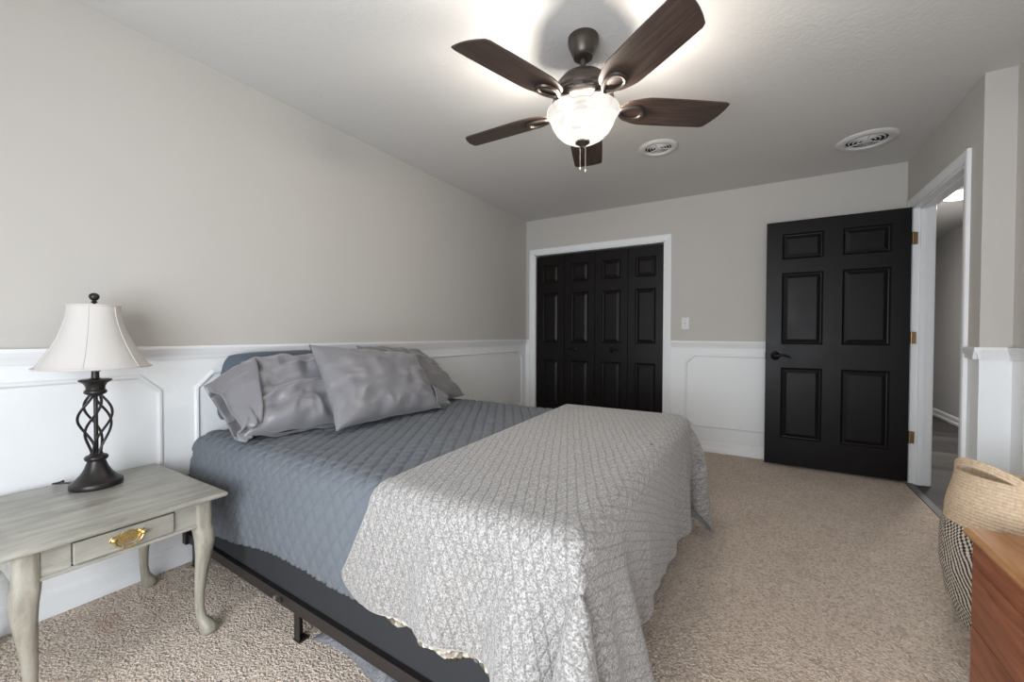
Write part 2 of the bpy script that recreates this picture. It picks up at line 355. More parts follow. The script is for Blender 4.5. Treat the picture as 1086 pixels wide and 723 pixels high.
struct(MB().box((WD-.02, DY0, -.003), (WD+.025, DY1, .006)).build('trim_1', 'gap_metal', bevel=.002))     # threshold strip
# baseboards and chair rails
RAIL = [(0, .985), (.010, .985), (.013, .992), (.013, 1.006), (.019, 1.012), (.019, 1.022), (.025, 1.030), (.027, 1.040), (.024, 1.047), (0, 1.047)]
CASW = .062
def run(name, prof, segs):
    w = MB()
    for kind, c, a, b in segs:
        if kind == 'X+': w.prism([(c+d, z) for d, z in prof], 1, a, b)
        if kind == 'X-': w.prism([(c-d, z) for d, z in prof], 1, a, b)
        if kind == 'Y-': w.prism([(d_, z) for d_, z in [(c-d, z) for d, z in prof]], 0, a, b)
        if kind == 'Y+': w.prism([(c+d, z) for d, z in prof], 0, a, b)
    return struct(w.build(name, 'trim', smooth=True, ang=50))
run('baseboard_left', base_profile(), [('X+', 0, YB, YC)])
run('baseboard_far', base_profile(), [('Y-', YC, 0, CL0-CASW), ('Y-', YC, CL1+CASW, WD)])
run('baseboard_right', base_profile(), [('X-', WD, DY1+CASW, YC), ('X-', WD, YJ-.018, DY0-CASW), ('Y-', YJ, WD-.018, W2), ('X-', W2, YB, YJ)])
run('baseboard_rear', base_profile(), [('Y+', YB, 0, W2)])
run('trim_2', RAIL, [('X+', 0, YB, YC)])
run('trim_3', RAIL, [('Y-', YC, 0, CL0-CASW), ('Y-', YC, CL1+CASW, WD)])
run('trim_4', RAIL, [('X-', WD, DY1+CASW, YC), ('X-', WD, YJ-.027, DY0-CASW), ('Y-', YJ, WD-.027, W2), ('X-', W2, YB, YJ)])
run('trim_5', RAIL, [('Y+', YB, 0, WIN[0]-.10), ('Y+', YB, WIN[1]+.10, W2)])
# octagonal panel mouldings on the wainscot
PM = [(-.011, 0), (-.011, .004), (-.005, .010), (.003, .011), (.008, .006), (.011, .003), (.011, 0)]
def panel(name, plane, c, sgn, a0, a1, z0, z1, ch=.072):
    pts = [(a0+ch, z0), (a1-ch, z0), (a1, z0+ch), (a1, z1-ch), (a1-ch, z1), (a0+ch, z1), (a0, z1-ch), (a0, z0+ch)]
    n = len(pts); vs = []; k = len(PM)
    for i in range(n):
        p0, p1, p2 = [Vector(pts[j % n]) for j in (i-1, i, i+1)]
        e1 = (p1-p0).normalized(); e2 = (p2-p1).normalized(); n1 = Vector((-e1.y, e1.x)); n2 = Vector((-e2.y, e2.x))
        mi = (n1+n2); mi = mi/mi.length_squared*2
        for d, h in PM:
            q = p1+mi*d
            vs.append((c+sgn*h, q.x, q.y) if plane == 'X' else (q.x, c+sgn*h, q.y))
    fs = [(i*k+j, i*k+j+1, ((i+1) % n)*k+j+1, ((i+1) % n)*k+j) for i in range(n) for j in range(k-1)]
    struct(MB().add(vs, fs).build(name, 'trim'))
panel('trim_6', 'X', 0, 1, -.70, .787, .235, .912)
panel('trim_7', 'X', 0, 1, .934, 2.36, .235, .912)
panel('trim_8', 'X', 0, 1, 2.50, 4.174, .235, .912)
panel('trim_9', 'Y', YC, -1, 1.777, 3.20, .240, .908)
panel('trim_10', 'X', W2, -1, 1.45, 2.90, .235, .912)
# casings
def casing(name, plane, c, sgn, a0, a1, top, jamb=None):
    P = [(0, 0), (.010, 0), (.014, .012), (.017, .03), (.019, CASW-.012), (.016, CASW), (0, CASW)]
    w = MB(); path = [((a0, 0), (-1, 0)), ((a0, top), (-1, 1)), ((a1, top), (1, 1)), ((a1, 0), (1, 0))]
    vs = []
    for (a, z), (da, dz) in path:
        for h, d in P:
            aa, zz = a+da*d, z+dz*d
            vs.append((c+sgn*h, aa, zz) if plane == 'X' else (aa, c+sgn*h, zz))
    k = len(P); fs = [(i*k+j, i*k+j+1, (i+1)*k+j+1, (i+1)*k+j) for i in range(3) for j in range(k-1)]+[(i*k+k-1, i*k, (i+1)*k, (i+1)*k+k-1) for i in range(3)]
    w.add(vs, fs)
    return w
w = casing('c', 'Y', YC, -1, CL0, CL1, CLT)
for a, b in (((CL0, YC-.001, 0), (CL0+.012, YC+.1, CLT)), ((CL1-.012, YC-.001, 0), (CL1, YC+.1, CLT)), ((CL0, YC-.001, CLT-.008), (CL1, YC+.1, CLT))): w.box(a, b)
struct(w.build('trim_11', 'trim'))
w = casing('c', 'X', WD, -1, DY0, DY1, DT)
w2 = casing('c', 'X', W2, 1, DY0, DY1, DT); w.add(w2.v, w2.f)
for a, b in (((WD-.001, DY0, 0), (W2+.001, DY0+.012, DT)), ((WD-.001, DY1-.012, 0), (W2+.001, DY1, DT)), ((WD-.001, DY0, DT-.012), (W2+.001, DY1, DT)),
             ((WD+.04, DY0+.012, 0), (WD+.075, DY0+.024, DT-.012)), ((WD+.04, DY1-.024, 0), (WD+.075, DY1-.012, DT-.012)), ((WD+.04, DY0+.012, DT-.024), (WD+.075, DY1-.012, DT-.012))): w.box(a, b)
struct(w.build('trim_12', 'trim'))

# ------------------------------------------------------------------ panel doors
def panel_face(w, xs, zs, panels, y, sg, tr=lambda p: p):
    """front face at y with raised panels; sg = direction into the slab"""
    xs = sorted(set(xs)); zs = sorted(set(zs))
    for i in range(len(xs)-1):
        for j in range(len(zs)-1):
            a, b, c, d = xs[i], xs[i+1], zs[j], zs[j+1]
            ispan = any(abs(a-q[0]) < 1e-6 and abs(c-q[2]) < 1e-6 and abs(b-q[1]) < 1e-6 and abs(d-q[3]) < 1e-6 for q in panels)
            if not ispan:
                w.add([tr(p) for p in ((a, y, c), (b, y, c), (b, y, d), (a, y, d))], [(0, 1, 2, 3)]); continue
            rings = [(0, 0), (.004, .004), (.011, .011), (.017, .0125), (.040, .004), (.043, .003)]
            vs = []; fs = []
            for ins, dp in rings:
                for (px, pz) in ((a+ins, c+ins), (b-ins, c+ins), (b-ins, d-ins), (a+ins, d-ins)): vs.append(tr((px, y+sg*dp, pz)))
            for q in range(len(rings)-1):
                for k in range(4): fs.append((q*4+k, q*4+(k+1) % 4, (q+1)*4+(k+1) % 4, (q+1)*4+k))
            k = (len(rings)-1)*4; fs.append((k, k+1, k+2, k+3)); w.add(vs, fs)
def door_slab(x0, x1, z0, z1, yf, yb, panels, tr=lambda p: p):
    w = MB(); xs = [x0, x1]+[q[0] for q in panels]+[q[1] for q in panels]; zs = [z0, z1]+[q[2] for q in panels]+[q[3] for q in panels]
    panel_face(w, xs, zs, panels, yf, 1, tr); panel_face(w, xs, zs, panels, yb, -1, tr)
    for a, b in (((x0, yf, z0), (x0, yb, z1)), ((x1, yf, z0), (x1, yb, z1))):
        w.add([tr(p) for p in ((a[0], yf, z0), (a[0], yb, z0), (a[0], yb, z1), (a[0], yf, z1))], [(0, 1, 2, 3)])
    for z in (z0, z1): w.add([tr(p) for p in ((x0, yf, z), (x1, yf, z), (x1, yb, z), (x0, yb, z))], [(0, 1, 2, 3)])
    return w
def lever(par, x, y, z, dirx, sc=1.0, back=-1):
    """oval rose with a curved lever; back -1: pokes towards -Y"""
    w = MB()
    def ell(rx, rz, yy): return [(x+rx*math.cos(2*PI*k/24), yy, z+rz*math.sin(2*PI*k/24)) for k in range(24)]
    rings = [(.034, .038, 0), (.034, .038, .004), (.030, .034, .008), (.022, .026, .009), (.016, .018, .014), (.011, .011, .020), (.010, .010, .045), (.013, .013, .050), (.013, .013, .058), (.004, .004, .062)]
    vs = []; fs = []
    for a, b, h in rings: vs += ell(a*sc, b*sc, y+back*h*sc)
    for i in range(len(rings)-1): fs += [(i*24+k, i*24+(k+1) % 24, (i+1)*24+(k+1) % 24, (i+1)*24+k) for k in range(24)]
    fs.append(tuple(range((len(rings)-1)*24, len(rings)*24))); w.add(vs, fs)
    o = w.build('door_handle', 'blackmetal', par, smooth=True)
    l = MB(); L = .105*sc
    pts = []; rd = []
    for i in range(13):
        t = i/12; pts.append((x+dirx*(t*L), y+back*.052*sc, z+sc*(.006*math.sin(t*PI)-.012*max(0, t-.6)/.4))); rd.append(sc*(.0095-.004*t+.002*math.sin(t*PI)))
    l.tube(pts, rd, 10); l.build('lever', 'blackmetal', o, smooth=True)
YF = 4.114
d1 = sempty('door_1', (WD-.012, YF+.0175, .018))
rows = ((1.735, 1.945), (1.03, 1.622), (.242, .835))
pans = [(a, b, c, d) for a, b in ((2.539, 2.818), (2.938, 3.227)) for c, d in rows]
door_slab(2.428, 3.336, .018, 2.050, YF, YF+.035, pans).build('door_slab', 'black', d1, smooth=True, ang=12)
lever(d1, 2.500, YF, .932, 1); lever(d1, 2.500, YF+.035, .932, 1, back=1)
MB().box((2.4255, YF+.005, .905), (2.4285, YF+.03, .960)).build('latch_plate', 'blackmetal', d1)
for z in (1.823, 1.09, .352):
    w = MB(); w.lathe((WD-.004, YF-.003, z-.045), [(.0065, 0), (.0065, .09)], 12); w.box((3.337, YF+.0, z-.045), (3.3375, YF+.033, z+.045)); w.box((WD-.005, YF+.003, z-.045), (WD+.022, YF+.0235, z+.043))
    hg = w.build('hinge', 'hinge', d1)
# closet bifolds
CF = YC+.022
lw = [.126, .4835, .842, 1.2005, 1.558]
def leaf(par, xa, xb, zt):
    g = .0025; pw = (xb-xa-.205)/2
    pn = [(xa+pw, xb-pw, c, d) for c, d in ((1.700, 1.905), (1.012, 1.580), (.300, .812))]
    door_slab(xa+g, xb-g, .02, zt, CF, CF+.032, pn).build('door_leaf', 'black', par, smooth=True, ang=12)
d2 = sempty('door_2', (.484, CF+.016, .02)); d3 = sempty('door_3', (1.2, CF+.016, .02))
leaf(d2, lw[0], lw[1], 2.012); leaf(d2, lw[1], lw[2], 2.012); leaf(d3, lw[2], lw[3], 2.012); leaf(d3, lw[3], lw[4], 2.012)
lever(d2, .612, CF, .945, -1, .8); lever(d3, 1.036, CF, .945, 1, .8)
# ------------------------------------------------------------------ light switch
t = thing('light_switch', 'white toggle light switch on greige wall between closet and open door', 'light switch', (1.766, YC, 1.216))
w = MB(); w.prism([(1.731, 1.157), (1.801, 1.157), (1.801, 1.275), (1.731, 1.275)], 1, YC-.006, YC); w.build('plate', 'white_plastic', t, bevel=.003)
w = MB(); w.box((1.761, YC-.008, 1.203), (1.771, YC-.006, 1.229)); w.add([(1.762, YC-.006, 1.205), (1.770, YC-.006, 1.205), (1.770, YC-.006, 1.220), (1.762, YC-.006, 1.220), (1.763, YC-.020, 1.222), (1.769, YC-.020, 1.222), (1.769, YC-.018, 1.228), (1.763, YC-.018, 1.228)], [(0, 1, 5, 4), (1, 2, 6, 5), (2, 3, 7, 6), (3, 0, 4, 7), (4, 5, 6, 7)])
w.build('toggle', 'white_plastic', t)
for z in (1.186, 1.246):
    w = MB(); w.tube([(1.766, YC-.0075, z), (1.766, YC-.005, z)], .003, 10); w.build('screw', 'gap_metal', t)
# ------------------------------------------------------------------ ceiling vents
def vent(cx, cy, Rr, label):
    t = thing('ceiling_vent', label, 'air vent', (cx, cy, CE), 'round ceiling vents')
    MB().lathe((cx, cy, CE), [(Rr, 0), (Rr, -.004), (Rr*.93, -.014), (Rr*.80, -.017), (Rr*.70, -.014), (Rr*.66, -.004), (Rr*.66, 0)], 56, False).build('flange', 'vent', t, smooth=True)
    MB().lathe((cx, cy, CE), [(Rr*.66, -.0008), (.001, -.0008)], 40, False).build('throat_shade', 'vent_shade', t)  # flat disc on the ceiling, shade of the opening painted in; no hole
    for q in (.59, .45, .31):
        MB().lathe((cx, cy, CE), [(Rr*q, -.004), (Rr*(q-.012), -.004), (Rr*(q-.050), -.009), (Rr*(q-.040), -.011), (Rr*q, -.004)], 48, False).build('louvre_ring', 'vent', t, smooth=True)
    MB().lathe((cx, cy, CE), [(Rr*.16, -.004), (Rr*.17, -.012), (Rr*.10, -.015), (.001, -.016)], 32, False).build('hub', 'vent', t, smooth=True)
    w = MB()
    for k in range(3):
        a = k*2*PI/3+.5; w.tube([(cx+Rr*.1*math.cos(a), cy+Rr*.1*math.sin(a), CE-.008), (cx+Rr*.66*math.cos(a), cy+Rr*.66*math.sin(a), CE-.008)], .004, 6)
    w.build('spokes', 'vent', t)
vent(1.748, 3.062, .132, 'round white ceiling vent nearest the fan, over the space before the closet')
vent(2.994, 3.668, .170, 'larger round white ceiling vent above the open black door')
# ------------------------------------------------------------------ hall lamp
t = thing('hall_ceiling_light', 'glowing round flush ceiling light in the hall beyond the doorway', 'ceiling light', (3.955, 5.40, CE))
MB().lathe((3.955, 5.40, CE), [(.16, 0), (.16, -.02), (.15, -.025), (.13, -.025)], 40, False).build('rim', 'trim', t, smooth=True)
MB().lathe((3.955, 5.40, CE), [(.14, -.02), (.135, -.04), (.10, -.06), (.055, -.07), (.001, -.075)], 40, False).build('diffuser', 'hall_glow', t, smooth=True)
l = bpy.data.lights.new('hall_lamp', 'AREA'); l.shape = 'DISK'; l.size = .24; l.energy = HALL_POWER; l.color = (1, .98, .95)
o = bpy.data.objects.new('hall_lamp', l); C.objects.link(o); o.location = (3.955, 5.40, CE-.095)
# ------------------------------------------------------------------ ceiling fan
FX, FY = 1.681, 1.769
fan = thing('ceiling_fan', 'dark bronze ceiling fan with five walnut blades and lit white bowl', 'ceiling fan', (FX, FY, CE))
fc = (FX, FY, 0)
MB().lathe(fc, [(.001, CE), (.068, CE), (.069, CE-.012), (.066, CE-.030), (.052, CE-.066), (.045, CE-.078), (.043, CE-.080), (.043, CE-.088), (.034, CE-.094), (.018, CE-.096), (.001, CE-.096)], 48, False).build('canopy', 'bronze', fan, smooth=True)
MB().lathe(fc, [(.013, CE-.08), (.013, 2.27)], 20).build('downrod', 'bronze', fan, smooth=True)
mh = MB().lathe(fc, [(.001, 2.298), (.022, 2.298), (.03, 2.292), (.034, 2.282), (.06, 2.276), (.096, 2.258), (.118, 2.232), (.122, 2.226), (.123, 2.222), (.128, 2.216), (.134, 2.198), (.135, 2.186), (.132, 2.182), (.132, 2.178), (.135, 2.174), (.133, 2.158), (.126, 2.146), (.108, 2.140), (.09, 2.137), (.088, 2.132), (.001, 2.132)], 64, False).build('motor_housing', 'bronze', fan, smooth=True, ang=50)
w = MB()
for k in range(10):
    a = k*2*PI/10+.2
    ca, sa = math.cos(a), math.sin(a); e = (-sa, ca)
    vs = [(FX+ca*q+e[0]*s2*.022, FY+sa*q+e[1]*s2*.022, z) for q, z in ((.1325, 2.160), (.1355, 2.160), (.1365, 2.170), (.1335, 2.170)) for s2 in (-1, 1)]
    w = MB(); w.add(vs, [(0, 1, 3, 2), (2, 3, 5, 4), (4, 5, 7, 6), (6, 7, 1, 0), (0, 2, 4, 6), (1, 7, 5, 3)])
    w.build('housing_slot', 'bronze_lamp', mh)
MB().lathe(fc, [(.06, 2.134), (.062, 2.118), (.055, 2.112), (.055, 2.100), (.072, 2.094), (.074, 2.086), (.05, 2.080), (.02, 2.078), (.001, 2.078)], 48, False).build('light_fitter', 'bronze', fan, smooth=True)
BZ = 2.128
def blade_shape(w, ang):
    ca, sa = math.cos(ang), math.sin(ang); tilt = R(-11)
    r0, r1 = .165, .665; n = 28; mrow = 9; th = .0055
    def half(t, side):
        base = .052+.026*sstep(0, .28, t)+.004*math.sin(PI*t)
        rootc = math.sqrt(max(0, 1-max(0, (.10-t)/.10)**2)) if t < .10 else 1
        return base*max(.25, rootc)
    vs = []; uv = []; fs = []
    for sidez in (1, -1):
        for i in range(n+1):
            t = i/n
            for j in range(mrow):
                q = -1+2*j/(mrow-1)
                hw = half(t, q)
                tip = r1-.045*(0.5+0.5*q)*1.0-.012*q*q
                rr = r0+(tip-r0)*t
                cr = 1-.08*sstep(.975, 1, t)
                y = q*hw*cr; z = BZ+y*math.tan(tilt)*1.0+sidez*th/2-.0*rr
                vs.append((FX+ca*rr-sa*y, FY+sa*rr+ca*y, z)); uv.append((rr, y+ang))
    N = (n+1)*mrow
    for o in (0, N):
        for i in range(n):
            for j in range(mrow-1):
                a = o+i*mrow+j; fs.append((a, a+mrow, a+mrow+1, a+1))
    for i in range(n):
        for j in (0, mrow-1): a = i*mrow+j; fs.append((a, a+mrow, a+mrow+N, a+N))
    for j in range(mrow-1):
        for i in (0, n): a = i*mrow+j; fs.append((a, a+1, a+1+N, a+N))
    w.add(vs, fs); w.uv = uv
    return tilt
def bracket(ang, tilt):
    """blade iron: arm from the motor, widening into a pointed loop screwed under the blade"""
    ca, sa = math.cos(ang), math.sin(ang)
    def P(rr, y, z): return (FX+ca*rr-sa*y, FY+sa*rr+ca*y, z+ (y*math.tan(tilt) if rr > .15 else 0))
    w = MB()
    w.tube([P(.085, 0, 2.136), P(.115, 0, 2.134), P(.145, 0, 2.124), P(.170, 0, 2.118)], [.017, .016, .014, .015], 10)
    loop = []
    for k in range(36):
        a = 2*PI*k/36; rr = .222+.056*math.cos(a); y = .034*math.sin(a)*(1-.30*math.cos(a+PI))*(1.0)
        loop.append(P(rr, y, 2.118))
    w.tube(loop, .0095, 8, closed=True)
    return w
for k in range(5):
    a = R(-108+72*k)
    w = MB(); tl_ = blade_shape(w, a); b = w.build('blade', 'walnut', fan, smooth=True, ang=40)
    br = bracket(a, tl_).build('blade_bracket', 'bronze', b, smooth=True)
bowl_out = [(.158, 2.114), (.162, 2.110), (.163, 2.104), (.158, 2.098), (.150, 2.094), (.148, 2.088), (.145, 2.074), (.136, 2.050), (.120, 2.024), (.098, 2.002), (.070, 1.986), (.040, 1.978), (.012, 1.976)]
bowl_in = [(.010, 1.980), (.039, 1.982), (.068, 1.990), (.095, 2.006), (.116, 2.027), (.131, 2.052), (.141, 2.076), (.145, 2.092), (.155, 2.108), (.158, 2.114)]
MB().lathe(fc, bowl_out[:-1], 72, False).build('light_bowl', 'bowl', fan, smooth=True, ang=70)
MB().lathe(fc, [(.004, 2.08), (.004, 1.99), (.032, 1.984), (.034, 1.978), (.032, 1.972), (.018, 1.964), (.010, 1.955), (.010, 1.948), (.006, 1.944), (.001, 1.943)], 32, False).build('finial', 'bronze', fan, smooth=True)
for k, (dx, dy, ln) in enumerate(((-.010, -.004, .105), (.012, .004, .115))):
    w = MB(); zt = 1.968
    w.tube([(FX+dx, FY+dy, zt), (FX+dx, FY+dy, zt-ln)], .0016, 6)
    for q in range(22): w.lathe((FX+dx, FY+dy, zt-ln*q/22), [(.0006, .0022), (.0024, .001), (.0024, -.001), (.0006, -.0022)], 6)
    pc = w.build('pull_chain', 'chain', fan)
    w = MB(); w.lathe((FX+dx, FY+dy, zt-ln-.016), [(.001, .016), (.003, .014), (.0045, .006), (.004, .001), (.001, 0)], 12, False); w.build('chain_fob', 'chain', pc, smooth=True)
for k in range(3):
    a = R(100+120*k); bx, by = FX+.072*math.cos(a), FY+.072*math.sin(a)
    w = MB(); w.lathe((bx, by, 2.055), [(.001, -.030), (.014, -.026), (.020, -.014), (.020, 0), (.012, .018), (.010, .03), (.001, .03)], 20, False); w.build('bulb', 'bulb_glow', fan, smooth=True)
    l = bpy.data.lights.new('fan_bulb_light', 'POINT'); l.energy = FAN_POWER/3; l.color = (1, .93, .84); l.shadow_soft_size = .042
    o = bpy.data.objects.new('fan_bulb_light', l); C.objects.link(o); o.location = (FX+.078*math.cos(a), FY+.078*math.sin(a), 2.066)
# ------------------------------------------------------------------ end table
TX0, TX1, TY0, TY1, TZ = .035, .682, .215, .762, .522
tb = thing('end_table', 'grey washed wooden end table with cabriole legs beside the bed', 'end table', ((TX0+TX1)/2, (TY0+TY1)/2, 0))
w = MB(); e = [(0, -.022), (.006, -.022), (.012, -.016), (.012, -.006), (.006, 0), (0, 0)]
def rect_ring(x0, x1, y0, y1, z): return [(x0, y0, z), (x1, y0, z), (x1, y1, z), (x0, y1, z)]
prof = [(.022, -.024), (.004, -.020), (0, -.014), (0, -.008), (.006, -.002), (.014, 0)]
vs = []; fs = []
for ins, dz in prof: vs += rect_ring(TX0+ins, TX1-ins, TY0+ins, TY1-ins, TZ+dz)
for i in range(len(prof)-1): fs += [(i*4+k, i*4+(k+1) % 4, (i+1)*4+(k+1) % 4, (i+1)*4+k) for k in range(4)]
fs += [(3, 2, 1, 0), tuple((len(prof)-1)*4+k for k in range(4))]
w.add(vs, fs).build('tabletop', 'tablepaint', tb, bevel=.002)
ax0, ax1, ay0, ay1, az0, az1 = .075, .640, .255, .722, .405, .4985
DR0, DR1, DZ0, DZ1 = .362, .612, .418, .490
w = MB()      # front apron around the drawer
w.box((ax1-.022, ay0+.02, az0), (ax1, ay1-.02, DZ0)); w.box((ax1-.022, ay0+.02, DZ1), (ax1, ay1-.02, az1)); w.box((ax1-.022, ay0+.02, DZ0), (ax1, DR0, DZ1)); w.box((ax1-.022, DR1, DZ0), (ax1, ay1-.02, DZ1))
w.box((ax1, ay0+.045, az0), (ax1+.004, ay1-.045, az0+.010))
w.build('front_apron', 'tablepaint', tb, bevel=.0015)
MB().box((ax0, ay0+.02, az0), (ax0+.02, ay1-.02, az1)).build('rear_apron', 'tablepaint', tb, bevel=.002)
MB().box((ax0+.02, ay0, az0), (ax1-.02, ay0+.02, az1)).build('side_apron', 'tablepaint', tb, bevel=.002)
MB().box((ax0+.02, ay1-.02, az0), (ax1-.02, ay1, az1)).build('side_apron', 'tablepaint', tb, bevel=.002)
dw = MB().box((.25, DR0+.003, DZ0+.003), (ax1+.008, DR1-.003, DZ1-.003)).build('drawer', 'tablepaint', tb, bevel=.003)
# brass bail pull
py, pz, px = .487, .457, ax1+.008
half = [(0, .021), (.006, .018), (.010, .020), (.017, .013), (.023, .017), (.031, .011), (.038, .013), (.043, .006), (.045, 0), (.041, -.006), (.033, -.007), (.028, -.013), (.019, -.011), (.013, -.018), (.006, -.016), (0, -.020)]
poly = [(py+a, pz+b) for a, b in half]+[(py-a, pz+b) for a, b in half[-2:0:-1]]
pp = MB().prism(poly, 0, px, px+.003).build('pull_plate', 'brass', dw, bevel=.0008)
w = MB()
for s_ in (-1, 1):
    w.add(*(lambda q: (q.v, q.f))(MB().tube([(px, py+s_*.036, pz+.004), (px+.010, py+s_*.036, pz+.004), (px+.017, py+s_*.036, pz+.004), (px+.021, py+s_*.036, pz+.004)], [.0055, .005, .008, .003], 12)))
bail = [(px+.013, py+s*.036*math.cos(t)**.6 if False else py-.036*math.cos(PI*k/16), pz+.004-.030*math.sin(PI*k/16)**.8) for k in range(17) for s in (1,) for t in (0,)]
w.tube(bail, [.0028+.0016*math.sin(PI*k/16) for k in range(17)], 10)
w.build('bail_handle', 'brass', dw, smooth=True)
def cabriole(cx, cy, ox, oy):
    """square block on top flowing into an S-curved round leg with a pad foot; (ox,oy) outward"""
    w = MB(); d = 1/math.sqrt(2); n = 16
    st = [(.4985, 0, .0265, 1), (.405, 0, .0265, 1), (.385, .005, .0290, .8), (.345, .010, .0290, .45), (.29, .006, .0245, .2), (.22, -.002, .0195, .05), (.15, -.008, .0160, 0), (.095, -.008, .0145, 0), (.062, -.002, .0160, 0), (.045, .008, .0205, 0), (.030, .017, .0260, 0), (.016, .021, .0285, 0), (.006, .020, .0260, 0), (0, .018, .0210, 0)]
    vs = []; fs = []
    for z, off, rr, sq in st:
        for k in range(n):
            a = 2*PI*(k+.5)/n; c_, s_ = math.cos(a), math.sin(a)
            m_ = max(abs(c_), abs(s_)); rad = rr*(1-sq)+sq*rr/m_*1.0
            vs.append((cx+ox*d*off+c_*rad, cy+oy*d*off+s_*rad, z))
    for i in range(len(st)-1): fs += [(i*n+k, i*n+(k+1) % n, (i+1)*n+(k+1) % n, (i+1)*n+k) for k in range(n)]
    fs += [tuple(range(n)), tuple(range((len(st)-1)*n, len(st)*n))]
    w.add(vs, fs).build('leg', 'tableleg', tb, smooth=True, ang=60)
for cx, ox in ((.0935, -1), (.620, 1)):
    for cy, oy in ((.278, -1), (.700, 1)): cabriole(cx, cy, ox if cx > .3 else -.4, oy)
# ------------------------------------------------------------------ table lamp
LX, LY = .200, .525
lp = thing('table_lamp', 'table lamp with dark twisted cage base and cream bell shade', 'lamp', (LX, LY, TZ))
lc = (LX, LY, TZ)
MB().lathe(lc, [(.001, 0), (.074, 0), (.076, .004), (.076, .018), (.073, .022), (.068, .024), (.058, .034), (.044, .052), (.034, .072), (.028, .090), (.026, .098), (.030, .100), (.034, .106), (.034, .112), (.030, .118), (.022, .120), (.018, .126), (.001, .126)], 56, False).build('base', 'bronze_lamp', lp, smooth=True, ang=45)
MB().lathe(lc, [(.0075, .12), (.0065, .14), (.0065, .35), (.0075, .37)], 14).build('centre_rod', 'bronze_lamp', lp, smooth=True)
for k in range(5):
    pts = []
    for i in range(33):
        t = i/32; rr = .013+.036*math.sin(PI*t**1.4)**1.1; a = 2*PI*k/5+R(165)*t+.3
        pts.append((LX+rr*math.cos(a), LY+rr*math.sin(a), TZ+.122+.232*t))
    MB().tube(pts, .0043, 8).build('cage_rod', 'bronze_lamp', lp, smooth=True)
MB().lathe(lc, [(.001, .345), (.018, .345), (.022, .350), (.030, .354), (.033, .360), (.031, .367), (.027, .371), (.028, .382), (.034, .394), (.046, .402), (.048, .405), (.045, .409), (.020, .411), (.012, .414), (.011, .440), (.001, .440)], 40, False).build('cup', 'bronze_lamp', lp, smooth=True, ang=45)
SZ0, SZ1 = .452, .692
def shade_r(t): return .161+(.073-.161)*(1-(1-t)**1.75)
sp_ = [(shade_r(i/24), SZ0+(SZ1-SZ0)*i/24) for i in range(25)]
w = MB(); w.lathe(lc, sp_+[(q-.003, z) for q, z in reversed(sp_)]+[sp_[0]], 96, False); sh = w.build('lamp_shade', 'shade', lp, smooth=True, ang=60)
for q, z in ((sp_[0][0]+.0005, SZ0+.004), (sp_[-1][0]+.0005, SZ1-.003)):
    w = MB(); w.tube([(LX+q*math.cos(2*PI*k/72), LY+q*math.sin(2*PI*k/72), TZ+z) for k in range(72)], .0032, 8, closed=True)
    w.build('trim_band', 'shade', sh, smooth=True)
for k in range(6):
    a = R(-25)+2*PI*k/6
    MB().tube([(LX+(q+.0008)*math.cos(a), LY+(q+.0008)*math.sin(a), TZ+z) for q, z in sp_], .0016, 6).build('shade_seam', 'shade', sh, smooth=True)
w = MB()
for s_ in (0, 1, 2):
    a = s_*2*PI/3; w.tube([(LX, LY, TZ+SZ1-.008), (LX+.071*math.cos(a), LY+.071*math.sin(a), TZ+SZ1-.004)], .0016, 6)
w.tube([(LX-.05*math.cos(q), LY, TZ+.44+.245*math.sin(q)) for q in [PI*k/20 for k in range(21)]], .0022, 6)
w.build('harp', 'bronze_lamp', lp)
MB().lathe(lc, [(.004, SZ1-.012), (.004, SZ1+.006), (.010, SZ1+.010), (.006, SZ1+.016), (.012, SZ1+.022), (.0155, SZ1+.030), (.014, SZ1+.039), (.007, SZ1+.045), (.001, SZ1+.046)], 24, False).build('finial', 'bronze_lamp', lp, smooth=True)
cord = [(LX-.06, LY-.03, TZ+.006), (LX-.085, LY-.06, TZ+.012), (LX-.105, LY-.085, TZ+.014), (LX-.130, LY-.09, TZ+.010), (LX-.150, LY-.07, TZ+.005), (LX-.168, LY-.055, TZ+.004), (LX-.178, LY-.07, TZ-.012), (LX-.180, LY-.2, TZ-.03), (LX-.182, LY-.45, TZ-.04), (LX-.182, LY-.6, .2)]
def smooth_path(pts, n=6):
    P = [Vector(p) for p in pts]; out = []
    for i in range(len(P)-1):
        p0, p1, p2, p3 = P[max(i-1, 0)], P[i], P[i+1], P[min(i+2, len(P)-1)]
        for k in range(n):
            t = k/n; out.append(0.5*((2*p1)+(p2-p0)*t+(2*p0-5*p1+4*p2-p3)*t*t+(3*p1-p0-3*p2+p3)*t**3))
    out.append(P[-1]); return out
MB().tube(smooth_path(cord), .0032, 8).build('power_cord', 'bronze_lamp', lp, smooth=True)
# ------------------------------------------------------------------ bed
BX0, BX1, BN, BFAR = .05, 2.03, .885, 2.415
bed = thing('bed', 'queen bed with charcoal box spring on black metal frame', 'bed', (1.03, 1.64, 0))
def near(x): return .872-.030*(x-.05)          # the near rail runs a little out of square
w = MB()
def bs(z0, z1, ins): return [(BX0, near(BX0)+ins, z0), (BX1, near(BX1)+ins, z0), (BX1, BFAR, z0), (BX0, BFAR, z0), (BX0, near(BX0)+ins, z1), (BX1, near(BX1)+ins, z1), (BX1, BFAR, z1), (BX0, BFAR, z1)]
w.add(bs(.150, .372, .010), [(0, 3, 2, 1), (4, 5, 6, 7), (0, 1, 5, 4), (1, 2, 6, 5), (2, 3, 7, 6), (3, 0, 4, 7)])
w.build('box_spring', 'boxspring', bed, bevel=.018, seg=3)
MB().box((BX0-.012, BN, .374), (BX1, BFAR, .618)).build('mattress', 'mattress', bed, bevel=.055, seg=5)
